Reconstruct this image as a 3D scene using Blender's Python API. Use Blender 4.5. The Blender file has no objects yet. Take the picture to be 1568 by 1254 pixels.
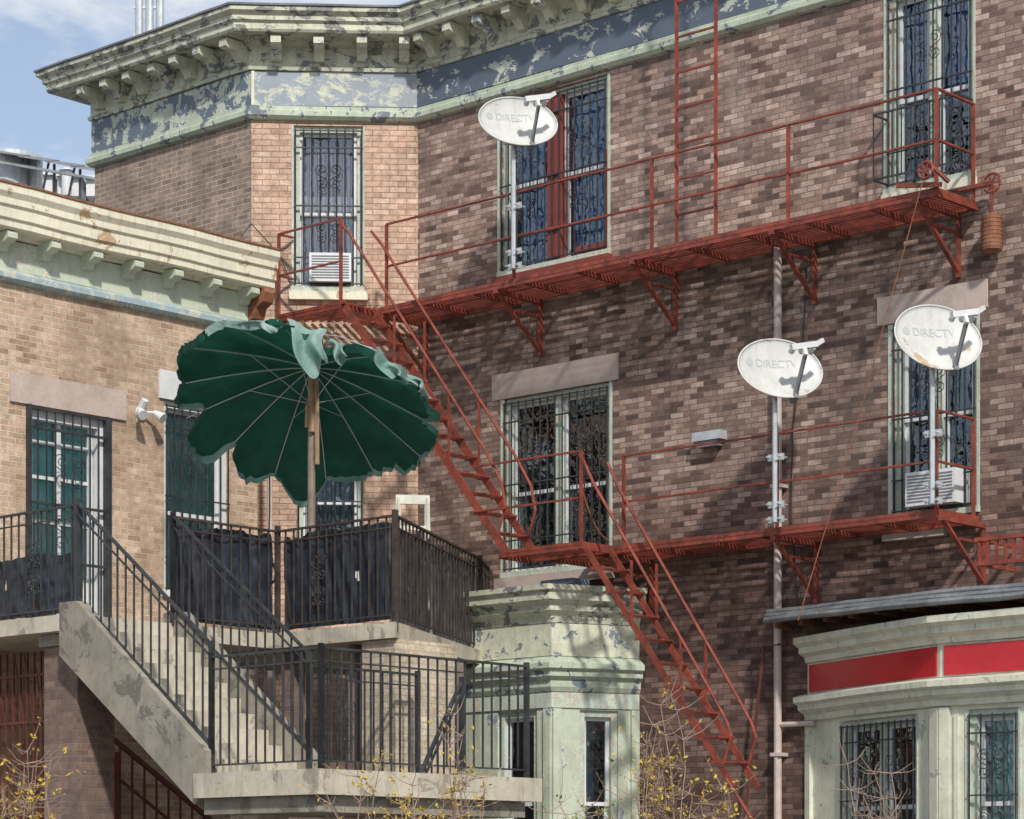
import bpy, math, random
from mathutils import Vector, noise
random.seed(11)
F=3900.0; CX=784.0; HY=1350.0; EYE=1.6
Z=Vector((0,0,1))
# ---------------------------------------------------------------- frames (survey of wall planes)
class Frame:
    def __init__(s,ox,oy,dx,dy):
        l=math.hypot(dx,dy); s.ox,s.oy,s.dx,s.dy=ox,oy,dx/l,dy/l
        s.nx,s.ny=s.dy,-s.dx
    def u(s,px,o=0.0):
        m=(px-CX)/F; bx=s.ox+o*s.nx; by=s.oy+o*s.ny
        return (m*by-bx)/(s.dx-m*s.dy)
    def z(s,px,py,o=0.0):
        u=s.u(px,o); Y=s.oy+o*s.ny+u*s.dy
        return EYE+(HY-py)/F*Y
    def p(s,u,z,o=0.0):
        return Vector((s.ox+u*s.dx+o*s.nx, s.oy+u*s.dy+o*s.ny, z))
th=math.radians(42.45); dR=(math.cos(th),-math.sin(th)); dL=(math.sin(th),math.cos(th))
def atpx(px,Y): return ((px-CX)/F*Y, Y)
cR=atpx(640,32.4)
R=Frame(*cR,*dR)
ta=math.radians(2.55)
A0=Frame(*cR,math.cos(ta),math.sin(ta))
uA=A0.u(385); pA=A0.p(uA,0)
A=Frame(pA.x,pA.y,math.cos(ta),math.sin(ta)); LA=-uA
W=Frame(pA.x,pA.y,*dR); uW=W.u(145)
cL=atpx(410,31.5)
L=Frame(*cL,*dL)
# ---------------------------------------------------------------- mesh builder
class MB:
    def __init__(s): s.v=[]; s.f=[]
    def poly(s,pts):
        n=len(s.v); s.v+= [Vector(p) for p in pts]; s.f.append(list(range(n,n+len(pts))))
    def hexa(s,p):
        n=len(s.v); s.v+=[Vector(q) for q in p]
        for f in ((0,3,2,1),(4,5,6,7),(0,1,5,4),(1,2,6,5),(2,3,7,6),(3,0,4,7)): s.f.append([n+i for i in f])
    def fb(s,fr,u0,u1,z0,z1,o0,o1):
        s.hexa([fr.p(u0,z0,o1),fr.p(u1,z0,o1),fr.p(u1,z0,o0),fr.p(u0,z0,o0),
                fr.p(u0,z1,o1),fr.p(u1,z1,o1),fr.p(u1,z1,o0),fr.p(u0,z1,o0)])
    def bar(s,a,b,w,h=None,up=None):
        a=Vector(a);b=Vector(b);h=h or w; d=(b-a)
        if d.length<1e-5:return
        d.normalize(); up=up or Z
        if abs(d.dot(up))>.99: up=Vector((dR[0],dR[1],0))
        x=d.cross(up).normalized()*w/2; y=x.cross(d).normalized()*h/2
        s.hexa([a-x-y,a+x-y,a+x+y,a-x+y,b-x-y,b+x-y,b+x+y,b-x+y])
    def tube(s,pts,r,n=6,r2=None):
        pts=[Vector(p) for p in pts]; base=len(s.v); m=len(pts)
        for i,p in enumerate(pts):
            d=(pts[min(i+1,m-1)]-pts[max(i-1,0)])
            if d.length<1e-6: d=Vector((0,0,1))
            d.normalize(); up=Z if abs(d.z)<.95 else Vector((1,0,0))
            x=d.cross(up).normalized(); y=x.cross(d)
            rr=r if r2 is None else r+(r2-r)*i/(m-1)
            for k in range(n):
                a=2*math.pi*k/n; s.v.append(p+x*math.cos(a)*rr+y*math.sin(a)*rr)
        for i in range(m-1):
            for k in range(n):
                s.f.append([base+i*n+k,base+i*n+(k+1)%n,base+(i+1)*n+(k+1)%n,base+(i+1)*n+k])
        s.f.append([base+k for k in range(n)][::-1]); s.f.append([base+(m-1)*n+k for k in range(n)])
    def extr(s,fr,prof,u0,u1,o_off=0,z_off=0):
        n=len(s.v);m=len(prof)
        for u in (u0,u1):
            for o,z in prof: s.v.append(fr.p(u,z+z_off,o+o_off))
        for i in range(m):
            j=(i+1)%m; s.f.append([n+i,n+j,n+m+j,n+m+i])
        s.f.append([n+i for i in range(m)]); s.f.append([n+m+i for i in range(m)][::-1])
    def sweep(s,path,prof,cap=True,wob=0):
        P=[Vector((p[0],p[1])) for p in path]; ns=[]
        for i in range(len(P)-1):
            d=(P[i+1]-P[i]).normalized(); ns.append(Vector((d.y,-d.x)))
        m=len(prof); rows=[]
        for i,p in enumerate(P):
            if i==0: mv=ns[0]
            elif i==len(P)-1: mv=ns[-1]
            else: mv=(ns[i-1]+ns[i])/(1+ns[i-1].dot(ns[i]))
            rows.append([(p+mv*o,z) for o,z in prof])
        full=[]
        for i in range(len(P)-1):
            k=max(1,int((P[i+1]-P[i]).length/.45)) if wob else 1
            for q in range(k):
                t=q/k; full.append([(a[0].lerp(b[0],t),a[1]) for a,b in zip(rows[i],rows[i+1])])
        full.append(rows[-1]); n0=len(s.v)
        for row in full:
            for q,z in row:
                dz=wob*noise.noise(Vector((q.x*.9,q.y*.9,z*.4))) if wob else 0
                s.v.append(Vector((q.x,q.y,z+dz)))
        for i in range(len(full)-1):
            for k in range(m-1):
                a=n0+i*m+k; s.f.append([a,a+m,a+m+1,a+1])
        if cap:
            s.f.append([n0+k for k in range(m)]); s.f.append([n0+(len(full)-1)*m+k for k in range(m)][::-1])
    def wall(s,fr,u0,u1,z0,z1,ops=(),rev=.2):
        us=sorted(set([u0,u1]+[x for o in ops for x in o[:2]])); us=[x for x in us if u0<=x<=u1]
        zs=sorted(set([z0,z1]+[x for o in ops for x in o[2:4]])); zs=[x for x in zs if z0<=x<=z1]
        for i in range(len(us)-1):
            for j in range(len(zs)-1):
                a=(us[i]+us[i+1])/2;b=(zs[j]+zs[j+1])/2
                if any(o[0]<a<o[1] and o[2]<b<o[3] for o in ops): continue
                s.poly([fr.p(us[i],zs[j]),fr.p(us[i+1],zs[j]),fr.p(us[i+1],zs[j+1]),fr.p(us[i],zs[j+1])])
        for a,b,c,d in [o[:4] for o in ops]:
            s.poly([fr.p(a,c),fr.p(a,d),fr.p(a,d,-rev),fr.p(a,c,-rev)])
            s.poly([fr.p(b,c),fr.p(b,c,-rev),fr.p(b,d,-rev),fr.p(b,d)])
            s.poly([fr.p(a,d),fr.p(b,d),fr.p(b,d,-rev),fr.p(a,d,-rev)])
            s.poly([fr.p(a,c),fr.p(a,c,-rev),fr.p(b,c,-rev),fr.p(b,c)])
    def scroll(s,c,d,h,r=.006):
        pts=[]
        for sg in (1,-1):
            q=[]
            for k in range(13):
                a=-math.pi/2+k/12*3.2*math.pi; rr=h/4*(1-.8*k/12)
                q.append((sg*rr*math.cos(a),sg*(h/4+rr*math.sin(a)+0)))
            pts.append(q)
        line=pts[1][::-1]+pts[0][1:]
        s.tube([c+d*x+Z*y for x,y in line],r,4)
    def build(s,name,mat,parent=None,smooth=False):
        me=bpy.data.meshes.new(name); me.from_pydata([tuple(v) for v in s.v],[],s.f)
        uvl=me.uv_layers.new(name='UVMap'); me.update()
        for p in me.polygons:
            n=p.normal
            t=Z.cross(n)
            if t.length<.35:
                for li in p.loop_indices:
                    co=me.vertices[me.loops[li].vertex_index].co; uvl.data[li].uv=(co.x,co.y)
            else:
                t.normalize()
                for li in p.loop_indices:
                    co=me.vertices[me.loops[li].vertex_index].co; uvl.data[li].uv=(co.dot(t),co.z)
            p.use_smooth=smooth
        me.materials.append(mat); ob=bpy.data.objects.new(name,me); bpy.context.collection.objects.link(ob)
        if parent: ob.parent=parent
        return ob
def empty(name):
    e=bpy.data.objects.new(name,None); bpy.context.collection.objects.link(e); e.empty_display_size=.2; return e
# ---------------------------------------------------------------- materials
def newmat(name,rough=.7,metal=0):
    m=bpy.data.materials.new(name); m.use_nodes=True; nt=m.node_tree; b=nt.nodes['Principled BSDF']
    b.inputs['Roughness'].default_value=rough; b.inputs['Metallic'].default_value=metal
    return m,nt,b
def nd(nt,t,**k):
    n=nt.nodes.new(t)
    for a,v in k.items(): setattr(n,a,v)
    return n
def c4(c): return (c[0],c[1],c[2],1)
def noise_n(nt,scale,detail=5,rough=.6,vec=None,dist=0):
    n=nd(nt,'ShaderNodeTexNoise'); n.inputs['Scale'].default_value=scale; n.inputs['Detail'].default_value=detail
    n.inputs['Roughness'].default_value=rough; n.inputs['Distortion'].default_value=dist
    if vec is not None: nt.links.new(vec,n.inputs['Vector'])
    return n
def ramp(nt,fac,stops,interp='LINEAR'):
    r=nd(nt,'ShaderNodeValToRGB'); r.color_ramp.interpolation=interp
    e=r.color_ramp.elements
    while len(e)<len(stops): e.new(.5)
    for i,(p,c) in enumerate(stops): e[i].position=p; e[i].color=c4(c) if not isinstance(c,(int,float)) else (c,c,c,1)
    nt.links.new(fac,r.inputs[0]); return r.outputs[0]
def mix(nt,f,a,b,mode='MIX'):
    n=nd(nt,'ShaderNodeMixRGB',blend_type=mode)
    for i,x in ((0,f),(1,a),(2,b)):
        if hasattr(x,'links') or hasattr(x,'is_linked'): nt.links.new(x,n.inputs[i])
        elif i==0: n.inputs[0].default_value=x
        else: n.inputs[i].default_value=c4(x)
    return n.outputs[0]
def bump(nt,b,h,st=.4,dist=.01):
    n=nd(nt,'ShaderNodeBump'); n.inputs['Strength'].default_value=st; n.inputs['Distance'].default_value=dist
    nt.links.new(h,n.inputs['Height']); nt.links.new(n.outputs[0],b.inputs['Normal'])
def objc(nt): return nd(nt,'ShaderNodeTexCoord').outputs['Object']
def brick(name,tones,mortar,bw=.205,rh=.069,stain=.45,zdark=False,stc=(.10,.075,.065),ms=.0048):
    m,nt,b=newmat(name,.88); uv=nd(nt,'ShaderNodeTexCoord').outputs['UV']; oc=objc(nt)
    wn=noise_n(nt,1.2,2,.5,oc); wv=mix(nt,.008,uv,wn.outputs['Color'],'ADD')
    wn2=noise_n(nt,14,2,.5,oc); wv=mix(nt,.005,wv,wn2.outputs['Color'],'ADD')
    t=nd(nt,'ShaderNodeTexBrick'); t.inputs['Scale'].default_value=1; t.inputs['Brick Width'].default_value=bw
    t.inputs['Row Height'].default_value=rh; t.inputs['Mortar Size'].default_value=ms; t.inputs['Mortar Smooth'].default_value=.3
    t.inputs['Color1'].default_value=(0,0,0,1); t.inputs['Color2'].default_value=(1,1,1,1); t.inputs['Mortar'].default_value=(.5,.5,.5,1)
    nt.links.new(wv,t.inputs['Vector'])
    n=len(tones); col=ramp(nt,t.outputs['Color'],[((i)/(n-1)*.9+.05,c) for i,c in enumerate(tones)],'LINEAR')
    fine=noise_n(nt,70,4,.7,oc); col=mix(nt,.55,col,ramp(nt,fine.outputs['Fac'],[(.3,.45),(.7,1.35)]),'MULTIPLY')
    mid=noise_n(nt,11,4,.7,oc); col=mix(nt,.75,col,ramp(nt,mid.outputs['Fac'],[(.3,.55),(.7,1.35)]),'MULTIPLY')
    lg=noise_n(nt,1.8,4,.6,oc); col=mix(nt,.6,col,ramp(nt,lg.outputs['Fac'],[(.35,.72),(.65,1.18)]),'MULTIPLY')
    mort=mix(nt,ramp(nt,lg.outputs['Fac'],[(.4,0.),(.6,1.)]),mortar,tuple(min(.7,x*1.7) for x in mortar))
    col=mix(nt,t.outputs['Fac'],col,mort)
    big=noise_n(nt,.55,6,.65,oc); mapn=nd(nt,'ShaderNodeMapping'); mapn.inputs['Scale'].default_value=(1.5,1.5,.35); nt.links.new(oc,mapn.inputs[0])
    st=noise_n(nt,1.6,6,.7,mapn.outputs[0])
    f=mix(nt,1,ramp(nt,big.outputs['Fac'],[(.42,0.),(.7,1.)]),ramp(nt,st.outputs['Fac'],[(.4,.15),(.65,1.)]),'MULTIPLY')
    f=mix(nt,1,f,(stain*1.7,)*3,'MULTIPLY')
    col=mix(nt,f,col,stc)
    eff=noise_n(nt,.9,7,.75,mapn.outputs[0]); col=mix(nt,ramp(nt,eff.outputs['Fac'],[(.57,0.),(.80,.4)]),col,(.5,.43,.37))
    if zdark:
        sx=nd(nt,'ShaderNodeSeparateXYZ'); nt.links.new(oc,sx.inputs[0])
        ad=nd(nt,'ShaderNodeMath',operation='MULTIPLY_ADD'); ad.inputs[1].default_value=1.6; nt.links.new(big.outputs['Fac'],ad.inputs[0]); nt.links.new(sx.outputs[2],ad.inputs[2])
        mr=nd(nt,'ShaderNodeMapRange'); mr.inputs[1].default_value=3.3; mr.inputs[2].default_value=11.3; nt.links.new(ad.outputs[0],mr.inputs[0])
        g=ramp(nt,mr.outputs[0],[(0,(.58,.5,.5)),(.28,(.6,.52,.51)),(.38,(.74,.67,.66)),(.46,.94),(.58,.97),(.66,.86),(.75,.88),(.80,1.10),(1,(1.22,1.22,1.24))])  # brick tone by height; darker bands below the platforms are painted-in shade
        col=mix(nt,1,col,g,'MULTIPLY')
    nt.links.new(col,b.inputs['Base Color'])
    inv=nd(nt,'ShaderNodeMath',operation='SUBTRACT'); inv.inputs[0].default_value=1; nt.links.new(t.outputs['Fac'],inv.inputs[1])
    hh=mix(nt,.35,inv.outputs[0],fine.outputs['Fac']); hh=mix(nt,.25,hh,t.outputs['Color']); bump(nt,b,hh,.9,.012)
    return m
def peel(name,c1,c2,amt=.5,scale=3,edge=(.8,.8,.74),dirt=.5,rough=.6,stretch=(1,1,1),rust=0):
    m,nt,b=newmat(name,rough); oc=objc(nt)
    mp=nd(nt,'ShaderNodeMapping'); mp.inputs['Scale'].default_value=stretch; nt.links.new(oc,mp.inputs[0]); v=mp.outputs[0]
    n=noise_n(nt,scale,10,.72,v,.5)
    k=1-amt; k=.3+.4*k
    mask=ramp(nt,n.outputs['Fac'],[(k,0.),(k+.010,1.)]); ed=ramp(nt,n.outputs['Fac'],[(k-.018,0.),(k-.004,1.),(k+.002,1.),(k+.016,0.)])
    g=noise_n(nt,scale*.6,6,.7,v); c1v=mix(nt,ramp(nt,g.outputs['Fac'],[(.4,0.),(.7,dirt)]),c1,tuple(x*.45 for x in c1))
    g2=noise_n(nt,scale*5,6,.7,v); c2v=mix(nt,ramp(nt,g2.outputs['Fac'],[(.4,0.),(.7,.7)]),c2,tuple(x*.55+.02 for x in c2))
    c1v=mix(nt,ramp(nt,g2.outputs['Fac'],[(.5,0.),(.75,dirt*.8)]),c1v,tuple(x*.5 for x in c1))
    col=mix(nt,mask,c1v,c2v); col=mix(nt,ed,col,edge)
    mp2=nd(nt,'ShaderNodeMapping'); mp2.inputs['Scale'].default_value=(4,4,.5); nt.links.new(oc,mp2.inputs[0])
    g3=noise_n(nt,2.2,6,.75,mp2.outputs[0]); 
    col=mix(nt,ramp(nt,g3.outputs['Fac'],[(.5,0.),(.78,dirt)]),col,(.13,.12,.10))
    if rust: col=mix(nt,ramp(nt,g3.outputs['Fac'],[(.24,rust),(.45,0.)]),col,(.38,.17,.07))
    nt.links.new(col,b.inputs['Base Color'])
    h=mix(nt,.4,mask,g2.outputs['Fac']); bump(nt,b,h,.7,.010)
    return m
def mottled(name,c1,c2,scale=4,rough=.7,metal=0,bst=.3,spec=None):
    m,nt,b=newmat(name,rough,metal); oc=objc(nt)
    n=noise_n(nt,scale,8,.68,oc); n2=noise_n(nt,scale*9,5,.7,oc)
    f=mix(nt,.35,n.outputs['Fac'],n2.outputs['Fac'])
    nt.links.new(ramp(nt,f,[(.36,c1),(.64,c2)]),b.inputs['Base Color']); bump(nt,b,n2.outputs['Fac'],bst,.005)
    return m
M={}
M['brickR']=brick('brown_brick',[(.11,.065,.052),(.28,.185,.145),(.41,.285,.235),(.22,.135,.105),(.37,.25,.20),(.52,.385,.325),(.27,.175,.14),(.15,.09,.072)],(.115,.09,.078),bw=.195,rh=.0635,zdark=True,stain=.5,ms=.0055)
M['brickA']=brick('tan_brick',[(.48,.31,.225),(.62,.43,.32),(.55,.36,.265),(.68,.49,.37)],(.20,.135,.10),stain=.2,rh=.072,bw=.215,ms=.0052)
M['brickW']=brick('shaded_tan_brick',[(.22,.155,.12),(.34,.245,.19),(.27,.19,.15),(.38,.28,.22)],(.40,.35,.30),stain=.4,bw=.2,rh=.066)  # same brick as the chamfer wall, darkened in colour for its weaker sun
M['brickL']=brick('yellow_tan_brick',[(.38,.25,.17),(.56,.39,.275),(.48,.33,.225),(.62,.445,.32),(.43,.29,.2),(.66,.49,.365)],(.46,.38,.30),bw=.2,rh=.066,stain=.3,stc=(.27,.19,.14),ms=.005)
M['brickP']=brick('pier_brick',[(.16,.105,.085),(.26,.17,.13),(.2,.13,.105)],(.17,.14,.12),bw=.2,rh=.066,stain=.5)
M['brickB']=brick('cream_brick',[(.48,.40,.29),(.60,.51,.39),(.52,.43,.31)],(.3,.25,.2),stain=.3)
M['cream']=peel('cream_paint',(.64,.65,.50),(.19,.23,.25),.33,4.6,dirt=.6,rust=.2)
M['crown']=peel('crown_paint',(.62,.63,.49),(.20,.21,.19),.43,4.2,edge=(.74,.74,.62),dirt=.6,rust=.35,stretch=(1,1,1.6))
M['creamL']=peel('cream_paint_rusty',(.80,.76,.60),(.52,.36,.22),.26,3.0,edge=(.74,.64,.46),dirt=.3,rust=.85)
M['green']=peel('pale_green_paint',(.50,.57,.44),(.16,.20,.23),.38,4.2,dirt=.5)
M['baywall']=peel('pale_green_siding',(.53,.58,.46),(.22,.28,.32),.26,3.2,dirt=.5)
M['wingfr']=peel('peeling_green_frieze',(.48,.54,.42),(.13,.17,.215),.55,4.2,dirt=.45)
M['greenL']=peel('pale_green_frieze',(.56,.61,.48),(.64,.62,.52),.3,2,dirt=.35)
M['blue']=peel('slate_paint',(.105,.135,.185),(.56,.60,.49),.31,3.4,edge=(.74,.75,.66),dirt=.22,stretch=(1,1,1.5))
M['bluel']=peel('light_slate_paint',(.29,.335,.39),(.60,.63,.50),.40,3.8,edge=(.78,.78,.68),dirt=.3,stretch=(1,1,1.5))
M['mint']=peel('mint_paint',(.52,.61,.51),(.55,.52,.42),.42,8,dirt=.5,rust=.5)
M['bluemold']=peel('blue_grey_moulding',(.36,.46,.50),(.60,.60,.50),.4,5,dirt=.4)
M['stone']=mottled('lintel_stone',(.38,.31,.27),(.56,.45,.40),3,.85,bst=.6)
M['white']=peel('white_trim',(.68,.68,.58),(.42,.45,.40),.25,6,dirt=.5)
M['vinyl']=mottled('white_vinyl',(.56,.58,.60),(.74,.75,.75),3,.45)
M['concrete']=peel('concrete',(.31,.28,.225),(.17,.15,.125),.36,2.2,edge=(.22,.20,.165),dirt=.75,rough=.92)
M['concL']=peel('light_concrete',(.56,.51,.41),(.34,.30,.24),.30,2.6,edge=(.44,.40,.32),dirt=.6,rough=.92)
M['red']=mottled('rusty_red_paint',(.06,.022,.016),(.37,.070,.042),6,.6,bst=.7)
M['gate']=mottled('dark_red_paint',(.05,.018,.014),(.15,.035,.025),5,.6,bst=.6)
M['redmull']=mottled('red_brown_wood',(.15,.030,.024),(.25,.052,.038),5,.6)
M['iron']=mottled('black_iron',(.012,.013,.016),(.055,.06,.066),6,.5)
M['ironr']=mottled('rusty_iron',(.014,.013,.014),(.085,.060,.048),8,.65)
M['tarp']=mottled('black_tarp',(.012,.016,.024),(.034,.042,.058),1.5,.36,bst=.3)
M['tarpg']=mottled('scuffed_tarp',(.03,.033,.04),(.15,.155,.17),2.5,.42,bst=.5)
M['wood']=mottled('weathered_wood',(.30,.20,.11),(.52,.38,.24),8,.8)
M['pole']=mottled('brown_pole',(.16,.12,.10),(.28,.22,.18),8,.6)
M['pvc']=mottled('old_pvc',(.42,.34,.31),(.60,.51,.47),2,.6)
M['galv']=mottled('galvanised_steel',(.40,.43,.46),(.60,.63,.65),9,.4,.3)
M['metalroof']=mottled('weathered_metal',(.10,.11,.12),(.30,.31,.32),3,.55,.3)
M['dish']=peel('dish_enamel',(.62,.63,.61),(.54,.40,.27),.22,2.8,edge=(.60,.55,.46),dirt=.3,rough=.45)
M['grey']=mottled('grey_plastic',(.14,.15,.16),(.24,.25,.27),6,.5)
M['letter']=mottled('pale_grey_lettering',(.43,.45,.47),(.48,.50,.52),6,.5)
M['teal']=mottled('teal_curtain_cloth',(.24,.64,.60),(.46,.82,.78),2,.8)
M['lace']=mottled('pale_curtain_cloth',(.46,.48,.50),(.72,.73,.70),2,.85)
M['bluecl']=mottled('blue_curtain_reflection',(.04,.14,.34),(.13,.27,.54),2,.8)  # curtain blue also paints in the bluish glass reflection of the top-right window
M['greycl']=mottled('grey_blue_curtain_cloth',(.12,.17,.24),(.26,.34,.42),1.5,.8)
M['mauve']=mottled('mauve_curtain_cloth',(.34,.31,.38),(.52,.48,.54),1.5,.8)
M['dark']=mottled('dark_interior',(.012,.012,.014),(.03,.03,.03),2,.9)
M['redsign']=mottled('red_sign_panel',(.40,.012,.020),(.54,.022,.03),1.5,.25,bst=.03)
M['ground']=mottled('paving_ground',(.12,.12,.11),(.22,.21,.20),.5,.9)
M['twig']=mottled('twig_bark',(.24,.16,.12),(.42,.30,.23),9,.85)
M['leafy']=mottled('yellow_leaves',(.38,.27,.03),(.60,.42,.06),12,.6)
M['leafg']=mottled('olive_leaves',(.12,.16,.03),(.28,.28,.05),12,.6)
M['tar']=mottled('roof_tar',(.03,.03,.032),(.07,.07,.07),3,.8)
M['chain']=mottled('rust',(.13,.055,.03),(.34,.14,.07),10,.8)
M['terra']=mottled('terracotta',(.40,.20,.11),(.52,.28,.17),6,.8)
def glassmat():
    m=bpy.data.materials.new('window_glass'); m.use_nodes=True; nt=m.node_tree; nt.nodes.clear()
    out=nd(nt,'ShaderNodeOutputMaterial'); t=nd(nt,'ShaderNodeBsdfTransparent'); g=nd(nt,'ShaderNodeBsdfGlossy'); g.inputs['Roughness'].default_value=.02
    t.inputs[0].default_value=(.95,.97,.98,1); g.inputs[0].default_value=(.85,.93,1,1)
    fr=nd(nt,'ShaderNodeFresnel'); fr.inputs[0].default_value=1.5
    ad=nd(nt,'ShaderNodeMath',operation='MULTIPLY_ADD'); ad.inputs[1].default_value=1.5; ad.inputs[2].default_value=.09; nt.links.new(fr.outputs[0],ad.inputs[0])
    mx=nd(nt,'ShaderNodeMixShader'); nt.links.new(ad.outputs[0],mx.inputs[0]); nt.links.new(t.outputs[0],mx.inputs[1]); nt.links.new(g.outputs[0],mx.inputs[2]); nt.links.new(mx.outputs[0],out.inputs[0])
    n=noise_n(nt,2.2,3,.5,objc(nt)); bp=nd(nt,'ShaderNodeBump'); bp.inputs['Strength'].default_value=.6; bp.inputs['Distance'].default_value=.06
    nt.links.new(n.outputs['Fac'],bp.inputs['Height']); nt.links.new(bp.outputs[0],g.inputs['Normal'])
    return m
M['glass']=glassmat()
def fabric():
    m=bpy.data.materials.new('green_canvas'); m.use_nodes=True; nt=m.node_tree; b=nt.nodes['Principled BSDF']; b.inputs['Roughness'].default_value=.75
    out=[n for n in nt.nodes if n.type=='OUTPUT_MATERIAL'][0]
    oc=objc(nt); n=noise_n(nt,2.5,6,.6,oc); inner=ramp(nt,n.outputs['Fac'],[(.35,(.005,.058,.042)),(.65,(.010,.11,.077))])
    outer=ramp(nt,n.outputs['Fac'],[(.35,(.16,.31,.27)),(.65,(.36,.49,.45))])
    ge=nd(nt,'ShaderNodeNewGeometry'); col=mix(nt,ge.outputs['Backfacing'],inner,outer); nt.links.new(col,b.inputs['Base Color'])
    tr=nd(nt,'ShaderNodeBsdfTranslucent'); tr.inputs[0].default_value=(.004,.11,.072,1); mx=nd(nt,'ShaderNodeMixShader'); mx.inputs[0].default_value=.22
    nt.links.new(b.outputs[0],mx.inputs[1]); nt.links.new(tr.outputs[0],mx.inputs[2]); nt.links.new(mx.outputs[0],out.inputs[0])
    n2=noise_n(nt,6,5,.6,oc); bump(nt,b,n2.outputs['Fac'],.7,.04)
    return m
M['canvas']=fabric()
# ---------------------------------------------------------------- windows
def window(parent,fr,u0,u1,z0,z1,panes=1,trim='white',curtain=None,bars=True,mull=None,cur_range=(0,1),split=.5,bs=.115,belly=False,cz=0,mw0=.10,casing=0,co=-.26,blind=None):
    T=MB();S=MB();G=MB();B=MB();D=MB();C=MB();MU=MB()
    tw=.075
    T.fb(fr,u0,u0+tw,z0,z1,-.17,-.035);T.fb(fr,u1-tw,u1,z0,z1,-.17,-.035)
    T.fb(fr,u0+tw,u1-tw,z1-tw,z1,-.17,-.04);T.fb(fr,u0-.04,u1+.04,z0-.06,z0+.002,-.17,.05)
    if casing:
        T.fb(fr,u0-casing,u0-.001,z0,z1,-.03,.014); T.fb(fr,u1+.001,u1+casing*.6,z0,z1,-.03,.012)
    w=(u1-u0-2*tw); mw=mw0 if panes>1 else 0
    pw=(w-mw*(panes-1))/panes
    for i in range(panes):
        a=u0+tw+i*(pw+mw); b=a+pw
        if i<panes-1: MU.fb(fr,b,b+mw,z0+.002,z1-tw,-.17,-.045 if mw<.13 else .012)
        zm=z0+(z1-z0)*split
        for (c,d,o) in ((z0+.002,zm+.025,-.13),(zm-.02,z1-tw,-.095)):
            sw=.045
            S.fb(fr,a,a+sw,c,d,o-.035,o);S.fb(fr,b-sw,b,c,d,o-.035,o);S.fb(fr,a+sw,b-sw,c,c+sw,o-.035,o-.002);S.fb(fr,a+sw,b-sw,d-sw,d,o-.035,o-.002)
            G.poly([fr.p(a+sw,c+sw,o-.018),fr.p(b-sw,c+sw,o-.018),fr.p(b-sw,d-sw,o-.018),fr.p(a+sw,d-sw,o-.018)])
    D.poly([fr.p(u0,z0,-.9),fr.p(u1,z0,-.9),fr.p(u1,z1,-.9),fr.p(u0,z1,-.9)])
    for a in (u0,u1): D.poly([fr.p(a,z0,-.2),fr.p(a,z1,-.2),fr.p(a,z1,-.9),fr.p(a,z0,-.9)])
    for c in (z0,z1): D.poly([fr.p(u0,c,-.2),fr.p(u1,c,-.2),fr.p(u1,c,-.9),fr.p(u0,c,-.9)])
    if curtain:
        n=60; c0=u0+tw+(u1-u0-2*tw)*cur_range[0]; c1=u0+tw+(u1-u0-2*tw)*cur_range[1]
        b=len(C.v)
        for i in range(n+1):
            u=c0+(c1-c0)*i/n; o=co+.03*math.sin(i*.9+.5*math.sin(i*.31))+.012*math.sin(i*2.3+1)
            C.v+= [fr.p(u,z0+cz+.03,o),fr.p(u,z1-.06,o*.97)]
        for i in range(n): C.f.append([b+2*i,b+2*i+2,b+2*i+3,b+2*i+1])
        C.build('curtain',M[curtain],parent)
    if blind:
        Bl=MB(); Bl.poly([fr.p(u0+tw,blind[0],-.2),fr.p(u1-tw,blind[0],-.2),fr.p(u1-tw,blind[1],-.2),fr.p(u0+tw,blind[1],-.2)]); Bl.build('roller_blind',M['lace'],parent)
    T.build('window_trim',M[trim],parent);S.build('window_sash',M['vinyl'],parent);G.build('window_glass',M['glass'],parent);D.build('room_interior',M['dark'],parent)
    if MU.v: MU.build('window_mullion',M[mull or trim],parent)
    if bars:
        o=.03; n=max(3,int((u1-u0)/bs))
        for i in range(n+1):
            u=u0+.02+(u1-u0-.04)*i/n; B.bar(fr.p(u,z0+.02,o),fr.p(u,z1-.05,o),.014)
        hs=[z0+.04,z0+(z1-z0)*.18,z0+(z1-z0)*.5,z0+(z1-z0)*.86,z1-.07]
        for h in hs: B.bar(fr.p(u0,h,o),fr.p(u1,h,o),.022,.016)
        dd=Vector((fr.dx,fr.dy,0)); uc=(u0+u1)/2
        for cc in ([uc] if u1-u0<1.1 else [u0+(u1-u0)*.25,u0+(u1-u0)*.75]):
            for k in (-1,1):
                B.scroll(fr.p(cc+k*.09,z0+(z1-z0)*.68,o+.012),dd*k,.34)
                B.scroll(fr.p(cc+k*.09,z0+(z1-z0)*.33,o+.012),dd*k,.28)
        if belly:
            for h in (z0+.05,z0+.75):
                B.bar(fr.p(u0,h,.28),fr.p(u1,h,.28),.02); B.bar(fr.p(u0,h,0),fr.p(u0,h,.28),.02);B.bar(fr.p(u1,h,0),fr.p(u1,h,.28),.02)
            for i in range(n+1):
                u=u0+(u1-u0)*i/n; B.bar(fr.p(u,z0+.05,.28),fr.p(u,z0+.75,.28),.012)
        B.build('security_bars',M['iron'],parent)
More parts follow.
